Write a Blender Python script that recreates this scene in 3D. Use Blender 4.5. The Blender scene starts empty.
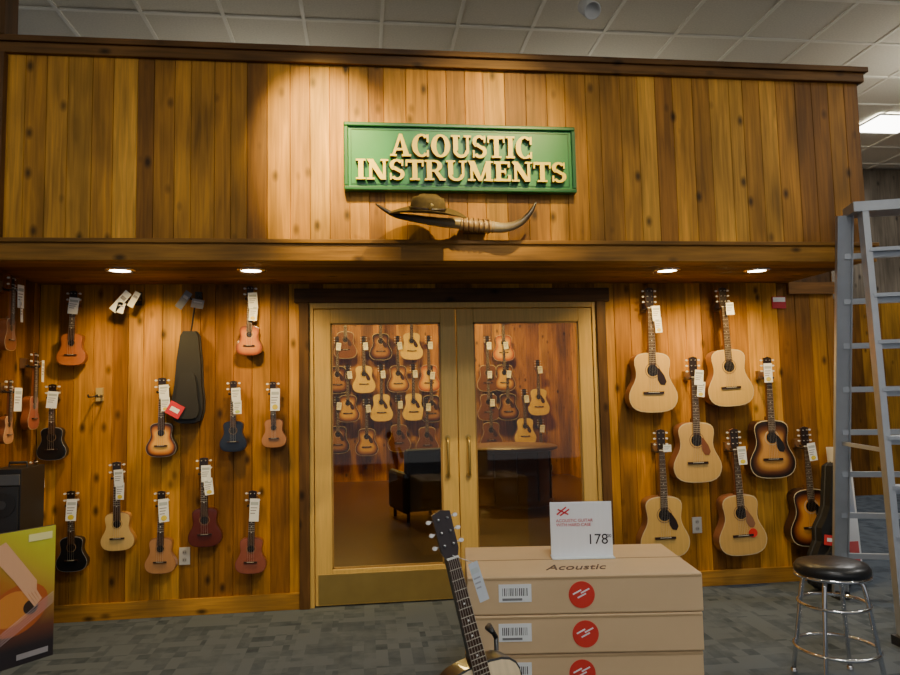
import bpy, math, random
from mathutils import Vector, Matrix
random.seed(7)
scene=bpy.context.scene
COL=bpy.context.collection
# ------------------------------------------------------------------ materials
def newmat(name):
    m=bpy.data.materials.new(name);m.use_nodes=True
    nt=m.node_tree;b=nt.nodes["Principled BSDF"]
    return m,nt,b
def N(nt,t,**kw):
    n=nt.nodes.new(t)
    for k,v in kw.items(): setattr(n,k,v)
    return n
def simple(name,col,rough=.5,metal=0.,noise=.12,scale=20.,bump=0.,coat=0.):
    m,nt,b=newmat(name)
    b.inputs["Roughness"].default_value=rough;b.inputs["Metallic"].default_value=metal
    b.inputs["Coat Weight"].default_value=coat
    tc=N(nt,"ShaderNodeTexCoord");no=N(nt,"ShaderNodeTexNoise");no.inputs["Scale"].default_value=scale
    nt.links.new(tc.outputs["Object"],no.inputs["Vector"])
    mr=N(nt,"ShaderNodeMapRange");mr.inputs[3].default_value=1-noise;mr.inputs[4].default_value=1+noise
    nt.links.new(no.outputs["Fac"],mr.inputs[0])
    mx=N(nt,"ShaderNodeVectorMath",operation='MULTIPLY');mx.inputs[0].default_value=col
    nt.links.new(mr.outputs[0],mx.inputs[1]);nt.links.new(mx.outputs[0],b.inputs["Base Color"])
    if bump:
        bp=N(nt,"ShaderNodeBump");bp.inputs["Strength"].default_value=bump;bp.inputs["Distance"].default_value=.005
        nt.links.new(no.outputs["Fac"],bp.inputs["Height"]);nt.links.new(bp.outputs[0],b.inputs["Normal"])
    return m
def vcol(name,rough=.4,metal=0.,coat=0.,grain=.15):
    m,nt,b=newmat(name)
    b.inputs["Roughness"].default_value=rough;b.inputs["Metallic"].default_value=metal;b.inputs["Coat Weight"].default_value=coat
    at=N(nt,"ShaderNodeAttribute");at.attribute_name="Col"
    tc=N(nt,"ShaderNodeTexCoord");mp=N(nt,"ShaderNodeMapping");mp.inputs["Scale"].default_value=(60,60,3)
    no=N(nt,"ShaderNodeTexNoise");no.inputs["Scale"].default_value=1.5
    nt.links.new(tc.outputs["Object"],mp.inputs[0]);nt.links.new(mp.outputs[0],no.inputs["Vector"])
    mr=N(nt,"ShaderNodeMapRange");mr.inputs[3].default_value=1-grain;mr.inputs[4].default_value=1+grain
    nt.links.new(no.outputs["Fac"],mr.inputs[0])
    mx=N(nt,"ShaderNodeVectorMath",operation='MULTIPLY')
    nt.links.new(at.outputs["Color"],mx.inputs[0]);nt.links.new(mr.outputs[0],mx.inputs[1]);nt.links.new(mx.outputs[0],b.inputs["Base Color"])
    return m
def plankmat(name,vert=True,rough=.55,strength=1.):
    m,nt,b=newmat(name);b.inputs["Roughness"].default_value=rough;b.inputs["Specular IOR Level"].default_value=.25
    L=nt.links.new
    at=N(nt,"ShaderNodeAttribute");at.attribute_name="Col"
    tc=N(nt,"ShaderNodeTexCoord")
    mp=N(nt,"ShaderNodeMapping");mp.inputs["Scale"].default_value=(22,22,1.1) if vert else (1.1,22,22)
    L(tc.outputs["Object"],mp.inputs[0])
    no=N(nt,"ShaderNodeTexNoise");no.inputs["Scale"].default_value=2.2;no.inputs["Detail"].default_value=6;no.inputs["Distortion"].default_value=.6
    L(mp.outputs[0],no.inputs["Vector"])
    mr=N(nt,"ShaderNodeMapRange");mr.inputs[1].default_value=.3;mr.inputs[2].default_value=.7;mr.inputs[3].default_value=.68;mr.inputs[4].default_value=1.25
    L(no.outputs["Fac"],mr.inputs[0])
    n2=N(nt,"ShaderNodeTexNoise");n2.inputs["Scale"].default_value=1.
    mp2=N(nt,"ShaderNodeMapping");mp2.inputs["Scale"].default_value=(6,6,1.6) if vert else (1.6,6,6)
    L(tc.outputs["Object"],mp2.inputs[0]);L(mp2.outputs[0],n2.inputs["Vector"])
    mr2=N(nt,"ShaderNodeMapRange");mr2.inputs[1].default_value=.3;mr2.inputs[2].default_value=.7;mr2.inputs[3].default_value=.62;mr2.inputs[4].default_value=1.35
    L(n2.outputs["Fac"],mr2.inputs[0])
    mp3=N(nt,"ShaderNodeMapping");mp3.inputs["Scale"].default_value=(7.5,7.5,4.2) if vert else (4.2,7.5,7.5)
    L(tc.outputs["Object"],mp3.inputs[0])
    vo=N(nt,"ShaderNodeTexVoronoi");vo.inputs["Scale"].default_value=1.;L(mp3.outputs[0],vo.inputs["Vector"])
    mr3=N(nt,"ShaderNodeMapRange");mr3.inputs[1].default_value=.05;mr3.inputs[2].default_value=.2;mr3.inputs[3].default_value=.2;mr3.inputs[4].default_value=1.
    L(vo.outputs["Distance"],mr3.inputs[0])
    a=N(nt,"ShaderNodeMath",operation='MULTIPLY');L(mr.outputs[0],a.inputs[0]);L(mr2.outputs[0],a.inputs[1])
    c=N(nt,"ShaderNodeMath",operation='MULTIPLY');L(a.outputs[0],c.inputs[0]);L(mr3.outputs[0],c.inputs[1])
    mx=N(nt,"ShaderNodeVectorMath",operation='MULTIPLY');L(at.outputs["Color"],mx.inputs[0]);L(c.outputs[0],mx.inputs[1]);L(mx.outputs[0],b.inputs["Base Color"])
    bp=N(nt,"ShaderNodeBump");bp.inputs["Strength"].default_value=.25;bp.inputs["Distance"].default_value=.004
    L(no.outputs["Fac"],bp.inputs["Height"]);L(bp.outputs[0],b.inputs["Normal"])
    return m
def emis(name,col,s):
    m,nt,b=newmat(name);b.inputs["Emission Color"].default_value=(*col,1);b.inputs["Emission Strength"].default_value=s
    b.inputs["Base Color"].default_value=(*col,1);return m
M_PL=plankmat("knotty_planks");M_PLH=plankmat("knotty_boards",vert=False)
M_LAC=vcol("instrument_lacquer",rough=.28,coat=.25)
M_MATTE=vcol("painted_matte",rough=.65,grain=.05)
M_PAPER=vcol("printed_card",rough=.7,grain=.03)
M_METAL=vcol("brushed_metal",rough=.33,metal=.9,grain=.08)
M_OAK=vcol("oak_frame",rough=.4,grain=.22)
M_CARD=simple("cardboard",(.64,.45,.25),.75,noise=.08,scale=6)
M_CHROME=simple("chrome",(.75,.75,.76),.12,1.,noise=.03)
M_BLACKV=simple("black_vinyl",(.012,.012,.013),.35,noise=.2,scale=60,bump=.2)
M_GREEN=simple("sign_green_paint",(.018,.20,.05),.4,noise=.15,scale=8)
M_DGREEN=simple("sign_frame_green",(.010,.10,.028),.35,noise=.15,scale=8)
M_GOLD=simple("gold_paint",(.92,.66,.015),.4,.0,noise=.08)
M_GOLDSHADE=simple("gold_edge_shade",(.25,.12,.008),.5,.0)  # darker letter sides, the shading outline is painted into this colour
M_BRASS=simple("brass",(.50,.36,.12),.35,.8,noise=.12,scale=9)
M_ALU=simple("ladder_aluminium",(.46,.49,.53),.42,.6,noise=.1,scale=14)
M_HORN=vcol("horn",rough=.35,coat=.3,grain=.25)
M_FELT=simple("hat_felt",(.10,.062,.012),.8,noise=.35,scale=45,bump=.3)
M_GLASS=bpy.data.materials.new("door_glass");M_GLASS.use_nodes=True
nt=M_GLASS.node_tree;nt.nodes.clear()
o=N(nt,"ShaderNodeOutputMaterial");mi=N(nt,"ShaderNodeMixShader");tr=N(nt,"ShaderNodeBsdfTransparent");gl=N(nt,"ShaderNodeBsdfGlossy");fr=N(nt,"ShaderNodeFresnel")
tr.inputs[0].default_value=(.90,.89,.84,1);gl.inputs["Roughness"].default_value=.02;fr.inputs[0].default_value=1.55
nt.links.new(fr.outputs[0],mi.inputs[0]);nt.links.new(tr.outputs[0],mi.inputs[1]);nt.links.new(gl.outputs[0],mi.inputs[2]);nt.links.new(mi.outputs[0],o.inputs[0])
def carpet():
    m,nt,b=newmat("patterned_carpet");b.inputs["Roughness"].default_value=.95;b.inputs["Specular IOR Level"].default_value=.1
    L=nt.links.new
    tc=N(nt,"ShaderNodeTexCoord");vals=[]
    for rot,sc,off in ((0,1.6,0),(math.pi/2,2.1,.3)):
        mp=N(nt,"ShaderNodeMapping");mp.inputs["Rotation"].default_value=(0,0,rot);mp.inputs["Location"].default_value=(off,off,0)
        L(tc.outputs["Object"],mp.inputs[0])
        br=N(nt,"ShaderNodeTexBrick");br.inputs["Scale"].default_value=sc;br.inputs["Mortar Size"].default_value=0.0
        br.inputs["Color1"].default_value=(0,0,0,1);br.inputs["Color2"].default_value=(1,1,1,1)
        br.inputs["Brick Width"].default_value=.85;br.inputs["Row Height"].default_value=.14
        L(mp.outputs[0],br.inputs["Vector"]);vals.append(br.outputs["Color"])
    mx=N(nt,"ShaderNodeMix",data_type='RGBA',blend_type='DIFFERENCE');mx.inputs[0].default_value=.75
    L(vals[0],mx.inputs[6]);L(vals[1],mx.inputs[7])
    no=N(nt,"ShaderNodeTexNoise");no.inputs["Scale"].default_value=260
    n3=N(nt,"ShaderNodeTexNoise");n3.inputs["Scale"].default_value=11;n3.inputs["Detail"].default_value=5
    L(tc.outputs["Object"],no.inputs["Vector"]);L(tc.outputs["Object"],n3.inputs["Vector"])
    ad=N(nt,"ShaderNodeMath",operation='MULTIPLY_ADD');ad.inputs[1].default_value=.4;L(no.outputs["Fac"],ad.inputs[0]);L(mx.outputs[2],ad.inputs[2])
    ad2=N(nt,"ShaderNodeMath",operation='MULTIPLY_ADD');ad2.inputs[1].default_value=.7;L(n3.outputs["Fac"],ad2.inputs[0]);L(ad.outputs[0],ad2.inputs[2])
    cr=N(nt,"ShaderNodeValToRGB");cr.color_ramp.elements[0].position=.45;cr.color_ramp.elements[0].color=(.034,.046,.062,1)
    cr.color_ramp.elements[1].position=1.05 if False else 1.;cr.color_ramp.elements[1].color=(.095,.115,.14,1)
    L(ad2.outputs[0],cr.inputs[0]);L(cr.outputs[0],b.inputs["Base Color"])
    bp=N(nt,"ShaderNodeBump");bp.inputs["Strength"].default_value=.3;bp.inputs["Distance"].default_value=.004;L(no.outputs["Fac"],bp.inputs["Height"]);L(bp.outputs[0],b.inputs["Normal"])
    return m
M_CARPET=carpet()
M_TILE=simple("ceiling_tile",(.76,.73,.62),.9,noise=.15,scale=70,bump=.2)
M_TBAR=simple("ceiling_tbar",(.90,.88,.78),.6,noise=.03)
M_INFLOOR=simple("inner_wood_floor",(.085,.036,.012),.3,noise=.3,scale=5)
M_DARKWALL=simple("store_wall_paint",(.14,.10,.07),.8,noise=.2,scale=3)
M_LAMP=emis("lamp_lens",(1,.9,.7),25)
M_PANEL=emis("fluorescent_panel",(1,.97,.9),12)
M_PLASTIC=vcol("black_plastic",rough=.45,grain=.1)
# ------------------------------------------------------------------ builder
class MB:
    def __init__(s): s.V=[];s.F=[];s.C=[];s.I=[];s.S=[];s.T=Matrix.Identity(4)
    def add(s,vs,fs,col=(1,1,1),mi=0,sm=False):
        o=len(s.V)
        for v in vs: s.V.append(s.T@Vector(v))
        for k,f in enumerate(fs):
            s.F.append([o+i for i in f]);s.I.append(mi);s.S.append(sm)
            if callable(col): s.C.append([col(i) for i in f])
            else: s.C.append([col]*len(f))
    def box(s,a,b,col=(1,1,1),mi=0):
        x0,y0,z0=a;x1,y1,z1=b
        s.add([(x0,y0,z0),(x1,y0,z0),(x1,y1,z0),(x0,y1,z0),(x0,y0,z1),(x1,y0,z1),(x1,y1,z1),(x0,y1,z1)],
              [(0,3,2,1),(4,5,6,7),(0,1,5,4),(1,2,6,5),(2,3,7,6),(3,0,4,7)],col,mi)
    def beam(s,p0,p1,w,h,up=(0,0,1),col=(1,1,1),mi=0):
        p0=Vector(p0);p1=Vector(p1);d=(p1-p0).normalized();side=d.cross(Vector(up)).normalized();u=side.cross(d)
        vs=[]
        for p in (p0,p1):
            for a,b in ((-1,-1),(1,-1),(1,1),(-1,1)): vs.append(p+side*a*w/2+u*b*h/2)
        s.add(vs,[(0,3,2,1),(4,5,6,7),(0,1,5,4),(1,2,6,5),(2,3,7,6),(3,0,4,7)],col,mi)
    def tube(s,path,rad,n=12,col=(1,1,1),mi=0,closed=False,cap=True):
        P=[Vector(p) for p in path]
        if not hasattr(rad,'__len__'): rad=[rad]*len(P)
        if not (callable(col)) and hasattr(col[0],'__len__'): cols=col
        else: cols=[col]*len(P)
        vs=[];up=None;m=len(P)
        for i,p in enumerate(P):
            if closed: d=(P[(i+1)%m]-P[i-1]).normalized()
            else: d=(P[min(i+1,m-1)]-P[max(i-1,0)]).normalized()
            if up is None:
                up=Vector((0,0,1)) if abs(d.z)<.9 else Vector((1,0,0))
            a=d.cross(up).normalized();b=a.cross(d).normalized();up=b
            for k in range(n):
                t=2*math.pi*k/n;vs.append(p+(a*math.cos(t)+b*math.sin(t))*rad[i])
        fs=[];rng=m if closed else m-1
        for i in range(rng):
            j=(i+1)%m
            for k in range(n): fs.append((i*n+k,i*n+(k+1)%n,j*n+(k+1)%n,j*n+k))
        if cap and not closed: fs.append(tuple(range(n))[::-1]);fs.append(tuple((m-1)*n+k for k in range(n)))
        s.add(vs,fs,(lambda i:cols[min(i//n,m-1)]),mi,True)
    def lathe(s,prof,c=(0,0,0),n=32,col=(1,1,1),mi=0,axis='z'):
        vs=[]
        for r,z in prof:
            for k in range(n):
                t=2*math.pi*k/n
                if axis=='z': vs.append((c[0]+r*math.cos(t),c[1]+r*math.sin(t),c[2]+z))
                else: vs.append((c[0]+r*math.cos(t),c[1]-z,c[2]+r*math.sin(t)))
        fs=[]
        for i in range(len(prof)-1):
            for k in range(n): fs.append((i*n+k,i*n+(k+1)%n,(i+1)*n+(k+1)%n,(i+1)*n+k))
        s.add(vs,fs,col,mi,True)
    def ext(s,pts,y0,y1,col=(1,1,1),mi=0,sidemi=None,sidecol=None):
        n=len(pts);vs=[(x,y0,z) for x,z in pts]+[(x,y1,z) for x,z in pts]
        s.add(vs,[tuple(range(n)),tuple(range(2*n-1,n-1,-1))],col,mi)
        s.add(vs,[(i,i+n,(i+1)%n+n,(i+1)%n) for i in range(n)],sidecol or col,mi if sidemi is None else sidemi)
    def disc(s,cx,cz,r,y0,y1,col,mi=0,n=24,rz=None):
        rz=rz or r
        s.ext([(cx+r*math.cos(2*math.pi*k/n),cz+rz*math.sin(2*math.pi*k/n)) for k in range(n)],y0,y1,col,mi)
    def obj(s,name,mats,parent=None,loc=None,rot=None,bevel=0):
        me=bpy.data.meshes.new(name);me.from_pydata([tuple(v) for v in s.V],[],s.F)
        ca=me.color_attributes.new("Col",'FLOAT_COLOR','CORNER')
        flat=[]
        for c in s.C:
            for q in c: flat.extend((q[0],q[1],q[2],1.))
        ca.data.foreach_set("color",flat)
        me.polygons.foreach_set("material_index",s.I);me.polygons.foreach_set("use_smooth",s.S)
        for m in mats: me.materials.append(m)
        me.update()
        ob=bpy.data.objects.new(name,me);COL.objects.link(ob)
        if parent: ob.parent=parent
        if loc: ob.location=loc
        if rot: ob.rotation_euler=rot
        if bevel:
            md=ob.modifiers.new("b",'BEVEL');md.width=bevel;md.segments=2;md.limit_method='ANGLE';md.angle_limit=.7
        return ob
def empty(name,loc=(0,0,0),rot=(0,0,0)):
    e=bpy.data.objects.new(name,None);COL.objects.link(e);e.location=loc;e.rotation_euler=rot;return e
def text(body,size,parent,loc,rot,mat,ext=.001,shear=0,name="lettering",align='CENTER',off=.008):
    cu=bpy.data.curves.new(name,'FONT');cu.body=body;cu.size=size;cu.extrude=ext;cu.shear=shear;cu.align_x=align;cu.offset=size*off
    cu.materials.append(mat);ob=bpy.data.objects.new(name,cu);COL.objects.link(ob);ob.parent=parent;ob.location=loc;ob.rotation_euler=rot;return ob
PAL=[(.47,.215,.022),(.39,.172,.017),(.54,.265,.030),(.25,.103,.012),(.43,.195,.019),(.31,.133,.015),(.50,.24,.026),(.22,.09,.011)]
def pcol():
    c=random.choice(PAL);k=random.uniform(.88,1.12);return tuple(v*k for v in c)
def planks(mb,x0,x1,z0,z1,y,w=.125,mi=0,axis='x',sgn=-1,pal=None,mul=1.):
    x=x0
    while x<x1-1e-4:
        ww=w*random.choice((.8,1,1,1.15));xe=min(x+ww,x1)
        if x1-xe<.05: xe=x1
        c=tuple(v*mul for v in pcol());g=.0026;d=.005;off=random.uniform(0,.002)
        prof=[(x,d),(x+g,-off),(xe-g,-off),(xe,d)]
        vs=[]
        for z in (z0,z1):
            for a,b in prof:
                if axis=='x': vs.append((a,y+b,z))
                else: vs.append((y-sgn*b,a,z))
        mb.add(vs,[(0,1,5,4),(1,2,6,5),(2,3,7,6)],c,mi)
        x=xe
DK=(.11,.052,.014)
# ------------------------------------------------------------------ room shell
XL,XR=-2.79,3.0;YF=-.9;HI=3.2
mb=MB();mb.box((-9,-10,-.1),(9,4,0));mb.obj("floor",[M_CARPET])
mb=MB();mb.box((XL,.06,-.0),(XR,7.2,.006));mb.obj("floor_inner_room",[M_INFLOOR])
mb=MB();mb.box((-9,-10,4.4),(9,8,4.5),mi=0)
k=-1.06-.61*13
while k<9: 
    mb.box((k-.014,-10,4.388),(k+.014,8,4.401),mi=1);k+=.61
k=-10
while k<8:
    mb.box((-9,k-.014,4.387),(9,k+.014,4.401),mi=1);k+=.61
mb.obj("ceiling",[M_TILE,M_TBAR])
mb=MB()
mb.box((XL,.0055,0),(-1.0,.12,HI),DK);mb.box((1.09,.0055,0),(XR,.12,HI),DK);mb.box((-1.0,.0055,2.1),(1.09,.12,HI),DK)
planks(mb,XL,-1.0,0,2.24,0);planks(mb,1.09,XR,0,2.24,0);planks(mb,-1.0,1.09,2.1,2.24,0)
mb.obj("wall_back",[M_PL])
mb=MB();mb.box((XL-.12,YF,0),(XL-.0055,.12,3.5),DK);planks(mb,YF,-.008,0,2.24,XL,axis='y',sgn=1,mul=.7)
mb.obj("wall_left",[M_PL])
mb=MB();mb.box((XR-.1,.12,0),(XR-.0055,7.2,3.4),DK);planks(mb,.0,7.2,0,3.4,XR,axis='y',sgn=1)
mb.obj("wall_right",[M_PL])
FX0,FX1=XL,2.62
mb=MB();mb.box((FX0,YF+.0055,2.3),(FX1,YF+.12,3.47),DK);planks(mb,-2.62,FX1,2.3,3.47,YF,w=.115)
planks(mb,YF+.01,.12,2.24,3.47,FX1,axis='y',sgn=1);mb.box((FX1-.1,YF+.1,2.24),(FX1-.006,.12,3.47),DK)
mb.obj("wall_upper_fascia",[M_PL])
mb=MB()
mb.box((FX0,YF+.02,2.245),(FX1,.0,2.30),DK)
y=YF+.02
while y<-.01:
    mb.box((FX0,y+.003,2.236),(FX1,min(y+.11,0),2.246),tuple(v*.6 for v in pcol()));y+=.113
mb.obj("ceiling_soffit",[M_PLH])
mb=MB();mb.box((FX1,-.03,2.15),(XR,.0,2.24),(.2,.09,.02));mb.obj("trim_7",[M_PLH])
mb=MB();mb.box((FX0,YF-.03,2.225),(FX1+.03,YF+.015,2.335),(.27,.125,.018));mb.box((FX0,YF-.045,2.325),(FX1+.045,YF,2.35),(.22,.10,.015));mb.obj("trim_1",[M_PLH],bevel=.004)
mb=MB();mb.box((FX0,YF-.03,3.415),(FX1+.03,YF+.13,3.50),(.15,.068,.014));mb.box((FX0,YF-.05,3.475),(FX1+.05,YF+.13,3.51),(.11,.05,.012));mb.obj("trim_2",[M_PLH],bevel=.004)
mb=MB();mb.box((XL-.12,YF-.035,0.),(XL+.0,YF+.0,2.225),(.11,.05,.015));mb.box((XL-.12,YF-.05,2.35),(-2.60,YF-.0,3.41),(.11,.05,.015));mb.box((XL-.12,YF-.055,3.51),(-2.60,YF+.1,4.387),(.11,.05,.015));mb.obj("trim_3",[M_PL],bevel=.004)
mb=MB();mb.box((-1.07,-.03,0.0),(-1.0,.0,2.19),DK);mb.box((1.09,-.03,0.),(1.16,.0,2.19),DK);mb.obj("trim_4",[M_PL],bevel=.003)
mb=MB();mb.box((-1.10,-.035,2.10),(1.19,.0,2.20),(.09,.042,.012));mb.obj("trim_5",[M_PLH],bevel=.003)
mb=MB();mb.box((XL+.02,-.02,0),(-1.07,-.001,.11),(.36,.18,.03));mb.obj("baseboard_left",[M_PLH],bevel=.003)
mb=MB();mb.box((1.16,-.02,0),(XR,-.001,.11),(.36,.18,.03));mb.obj("baseboard_right",[M_PLH],bevel=.003)
mb=MB();mb.box((XL,YF,0),(XL+.018,-.022,.11),(.3,.15,.03));mb.obj("baseboard_side",[M_PL],bevel=.003)
mb=MB();mb.box((XL,7.01,0),(XR,7.15,HI),DK);planks(mb,XL,XR-.1,0,HI,7.0,w=.2,mul=1.1);mb.obj("wall_inner_back",[M_PL])
mb=MB();mb.box((XL-.1,.12,0),(XL-.006,7.15,HI),DK);planks(mb,.13,7.0,0,HI,XL,axis='y',sgn=1,w=.2);mb.obj("wall_inner_left",[M_PL])
mb=MB();planks(mb,.13,7.0,0,HI,XR-.106,axis='y',sgn=-1,w=.2);mb.obj("wall_inner_right",[M_PL])
mb=MB();mb.box((XL,.12,HI),(XR-.1,7.0,HI+.08),(.2,.16,.1));mb.obj("ceiling_inner_room",[M_MATTE])
mb=MB();mb.box((XR,3.605,0),(9,3.8,4.38),DK);planks(mb,XR,9,0,2.6,3.6,w=.2,mul=.5);mb.box((XR,3.59,2.6),(9,3.61,4.38),(.12,.10,.075));mb.obj("wall_store_far",[M_PL])
mb=MB();mb.box((8.8,-10,0),(9,3.6,4.38));mb.obj("wall_store_right",[M_DARKWALL])
mb=MB();mb.box((-9,-10,0),(-8.8,3.6,4.38));mb.obj("wall_store_left",[M_DARKWALL])
# ------------------------------------------------------------------ doors
OAK=(.62,.40,.10)
def door(name,x0,x1,gx0,gx1):
    e=empty(name,(0,0,0));mb=MB();y0,y1=-.005,.04
    mb.box((x0,y0,.01),(gx0,y1,2.055),OAK);mb.box((gx1,y0,.01),(x1,y1,2.055),OAK)
    mb.obj("stiles",[M_OAK],e,bevel=.004)
    mb=MB();mb.box((gx0,y0,1.955),(gx1,y1,2.055),OAK);mb.box((gx0,y0,.01),(gx1,y1,.25),OAK);mb.obj("rails",[M_OAK],e,bevel=.004)
    mb=MB();mb.box((x0+.02,y0-.004,.02),(x1-.02,y0,.22));mb.obj("kick_plate",[M_BRASS],e,bevel=.001)
    mb=MB();mb.box((gx0,.014,.25),(gx1,.02,1.955));mb.obj("glass_pane",[M_GLASS],e)
    mb=MB()
    for a,b,c,d in ((gx0,gx0+.012,.25,1.955),(gx1-.012,gx1,.25,1.955),(gx0,gx1,.25,.262),(gx0,gx1,1.943,1.955)):
        mb.box((a,.004,c),(b,.014,d),(.32,.19,.05))
    mb.obj("glazing_bead",[M_OAK],e)
    return e
d1=door("door_1",-.965,.042,-.85,-.07);d2=door("door_2",.048,1.055,.17,.955)
def handle(par,x):
    mb=MB();mb.tube([(x,-.005,.86),(x,-.045,.87),(x,-.055,.90),(x,-.055,1.09),(x,-.045,1.12),(x,-.005,1.13)],.010,10)
    for z in (.86,1.13): mb.disc(x,z,.02,-.012,-.005,(1,1,1))
    mb.obj("pull_handle",[M_BRASS],par)
handle(d1,-.035);handle(d2,.115)
mb=MB();mb.box((-1.0,-.012,0),(-.97,.1,2.1),OAK);mb.box((1.06,-.012,0),(1.09,.1,2.1),OAK);mb.box((-.97,-.012,2.06),(1.06,.1,2.1),OAK);mb.obj("trim_6",[M_OAK],bevel=.003)
# ------------------------------------------------------------------ instruments
HW=[(0,.0),(.12,.003),(.22,.018),(.30,.05),(.355,.10),(.39,.17),(.404,.25),(.395,.33),(.355,.42),(.31,.50),(.28,.58),(.272,.65),(.28,.72),(.295,.80),(.297,.87),(.28,.92),(.24,.96),(.18,.985),(.09,.998)]
def guitar(name,L,top,side,neck=(.06,.03,.015),burst=None,kind='g',pick=None,tag=None,hang=True,wide=1.,seed=0,head=None,bindc=(.6,.5,.3),sticker=None,tagcol=(.85,.87,.85)):
    rnd=random.Random(seed)
    mb=MB();uke=kind=='u'
    Lb=L*(.43 if uke else .475);d=Lb*(.21 if uke else .215);zb=-L;k=Lb*wide*(.92 if uke else 1.0)
    hl=L*.165;nut=-hl
    def P(t,w,s=1.,cz=.42):
        return (w*k*s, zb+Lb*(cz+(t-cz)*s))
    pts=[(w,t) for w,t in HW]+[(-w,t) for w,t in HW[::-1] if w>0]
    n=len(pts)
    rings=[(1.0,0,'b'),(.975,-.0015,'b'),(.97,-.0015,0),(.88,-.003,1),(.74,-.004,2),(.52,-.005,3)]
    bc=burst or [top]*4
    vs=[];cl=[]
    for s,dy,ci in rings:
        for w,t in pts:
            x,z=P(t,w,s);vs.append((x,-d+dy*.5,z));cl.append(bindc if ci=='b' else bc[ci])
    fs=[]
    for r in range(len(rings)-1):
        for i in range(n): fs.append((r*n+i,r*n+(i+1)%n,(r+1)*n+(i+1)%n,(r+1)*n+i))
    fs.append(tuple((len(rings)-1)*n+i for i in range(n)))
    mb.add(vs,fs,(lambda i:cl[i]),0)
    vs=[];
    for w,t in pts: x,z=P(t,w);vs.append((x,-d,z))
    for w,t in pts: x,z=P(t,w);vs.append((x,0,z))
    mb.add(vs,[(i,i+n,(i+1)%n+n,(i+1)%n) for i in range(n)],side,0,True)
    mb.add(vs,[tuple(range(2*n-1,n-1,-1))],side,0)
    f=-d-.003
    hz=zb+Lb*.70;hr=Lb*.10
    mb.disc(0,hz,hr*1.32,f-.0008,f+.003,(.25,.15,.07) if not burst else (.5,.4,.25));mb.disc(0,hz,hr*1.18,f-.0012,f+.003,bc[3]);mb.disc(0,hz,hr,f-.0018,f+.003,(.008,.005,.004))
    bz=zb+Lb*.33
    mb.box((-k*.17,f-.008,bz-Lb*.02),(k*.17,f+.002,bz+Lb*.018),(.03,.015,.01));mb.box((-k*.09,f-.011,bz),(k*.09,f-.008,bz+Lb*.007),(.7,.68,.6))
    if pick:
        pg=[(hr*.75,hz+hr*.55),(hr*1.25,hz+hr*.2),(hr*2.0,hz-hr*.9),(hr*2.35,hz-hr*1.9),(hr*2.0,hz-hr*2.5),(hr*1.3,hz-hr*2.4),(hr*.8,hz-hr*1.6),(hr*.75,hz-hr*.7)]
        mb.ext(pg,f-.0022,f+.002,pick)
    if sticker: mb.disc(k*.17,zb+Lb*.36,Lb*.075,f-.004,f+.001,sticker);
    wn=L*(.030 if uke else .0215);wb=wn*1.28;top_b=zb+Lb
    fe=hz+hr*.9
    def pr(x0,x1,za,zb_,ya,yb,col):
        mb.add([(-x0,ya,za),(x0,ya,za),(x0,yb,za),(-x0,yb,za),(-x1,ya,zb_),(x1,ya,zb_),(x1,yb,zb_),(-x1,yb,zb_)],[(0,3,2,1),(4,5,6,7),(0,1,5,4),(1,2,6,5),(2,3,7,6),(3,0,4,7)],col,0)
    pr(wb,wn,top_b-.005,nut,-d-.002,-d+L*.022,side if not burst else (.16,.07,.02))
    pr(wb*1.06,wn,fe,nut,-d-.009,-d-.002,neck)
    pr(wb*.8,wb*.8,top_b-Lb*.02,top_b+L*.03,-d,-d+L*.055,(.14,.06,.02))
    nf=12 if uke else 19
    sc=(nut-bz)
    for i in range(1,nf):
        z=nut-sc*(1-2**(-i/12.))
        if z<fe: break
        wz=wn+(wb*1.06-wn)*(nut-z)/(nut-fe)
        mb.box((-wz,-d-.0105,z-.0012),(wz,-d-.009,z+.0012),(.5,.45,.35))
    for i in (5,7,9,12):
        z=nut-sc*(1-2**(-(i-.5)/12.));mb.disc(0,z,.0035,-d-.0098,-d-.009,(.8,.8,.75),n=8)
    mb.box((-wn,-d-.012,nut-.003),(wn,-d-.004,nut+.003),(.8,.78,.7))
    hw=wn*1.55;hd=head or (.02,.012,.01)
    hp=[(-wn,nut),(-hw*.95,nut+hl*.16),(-hw*1.02,nut+hl*.94),(-hw*.55,nut+hl*.965),(0,nut+hl),(hw*.55,nut+hl*.965),(hw*1.02,nut+hl*.94),(hw*.95,nut+hl*.16),(wn,nut)]
    mb.ext(hp,-d-.003,-d+L*.012,hd,sidecol=side)
    npg=2 if uke else 3
    for s in (-1,1):
        for i in range(npg):
            z=nut+hl*(.28+i*(.5 if uke else .27))
            mb.tube([(s*hw*.5,-d-.012,z),(s*hw*.5,-d-.002,z)],.004,6,(.5,.5,.5),1)
            mb.tube([(s*hw*.9,-d+.006,z),(s*(hw+.012),-d+.006,z)],.0025,6,(.5,.5,.5),1)
            mb.disc(s*(hw+.016),z,.0085,-d+.001,-d+.011,(.75,.74,.7) ,n=10,rz=.0065)
    ns=4 if uke else 6
    for i in range(ns):
        q=(i/(ns-1)-.5)*2
        mb.beam((q*k*.075,f-.0112,bz),(q*wn*.82,-d-.0125,nut),.0009,.0009,(0,1,0),(.65,.6,.5),1)
    if hang:
        mb.box((-.022,.005,nut-.02),(.022,.04,nut+.045),(.2,.1,.04),0)
        for s in (-1,1): mb.tube([(s*.012,.01,nut-.0),(s*(wn+.012),-.01,nut-.012),(s*(wn+.012),-d-.012,nut-.014),(s*(wn+.010),-d-.02,nut-.004)],.0055,7,(.02,.02,.02))
    mats=[M_LAC,M_METAL,M_PAPER]
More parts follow.
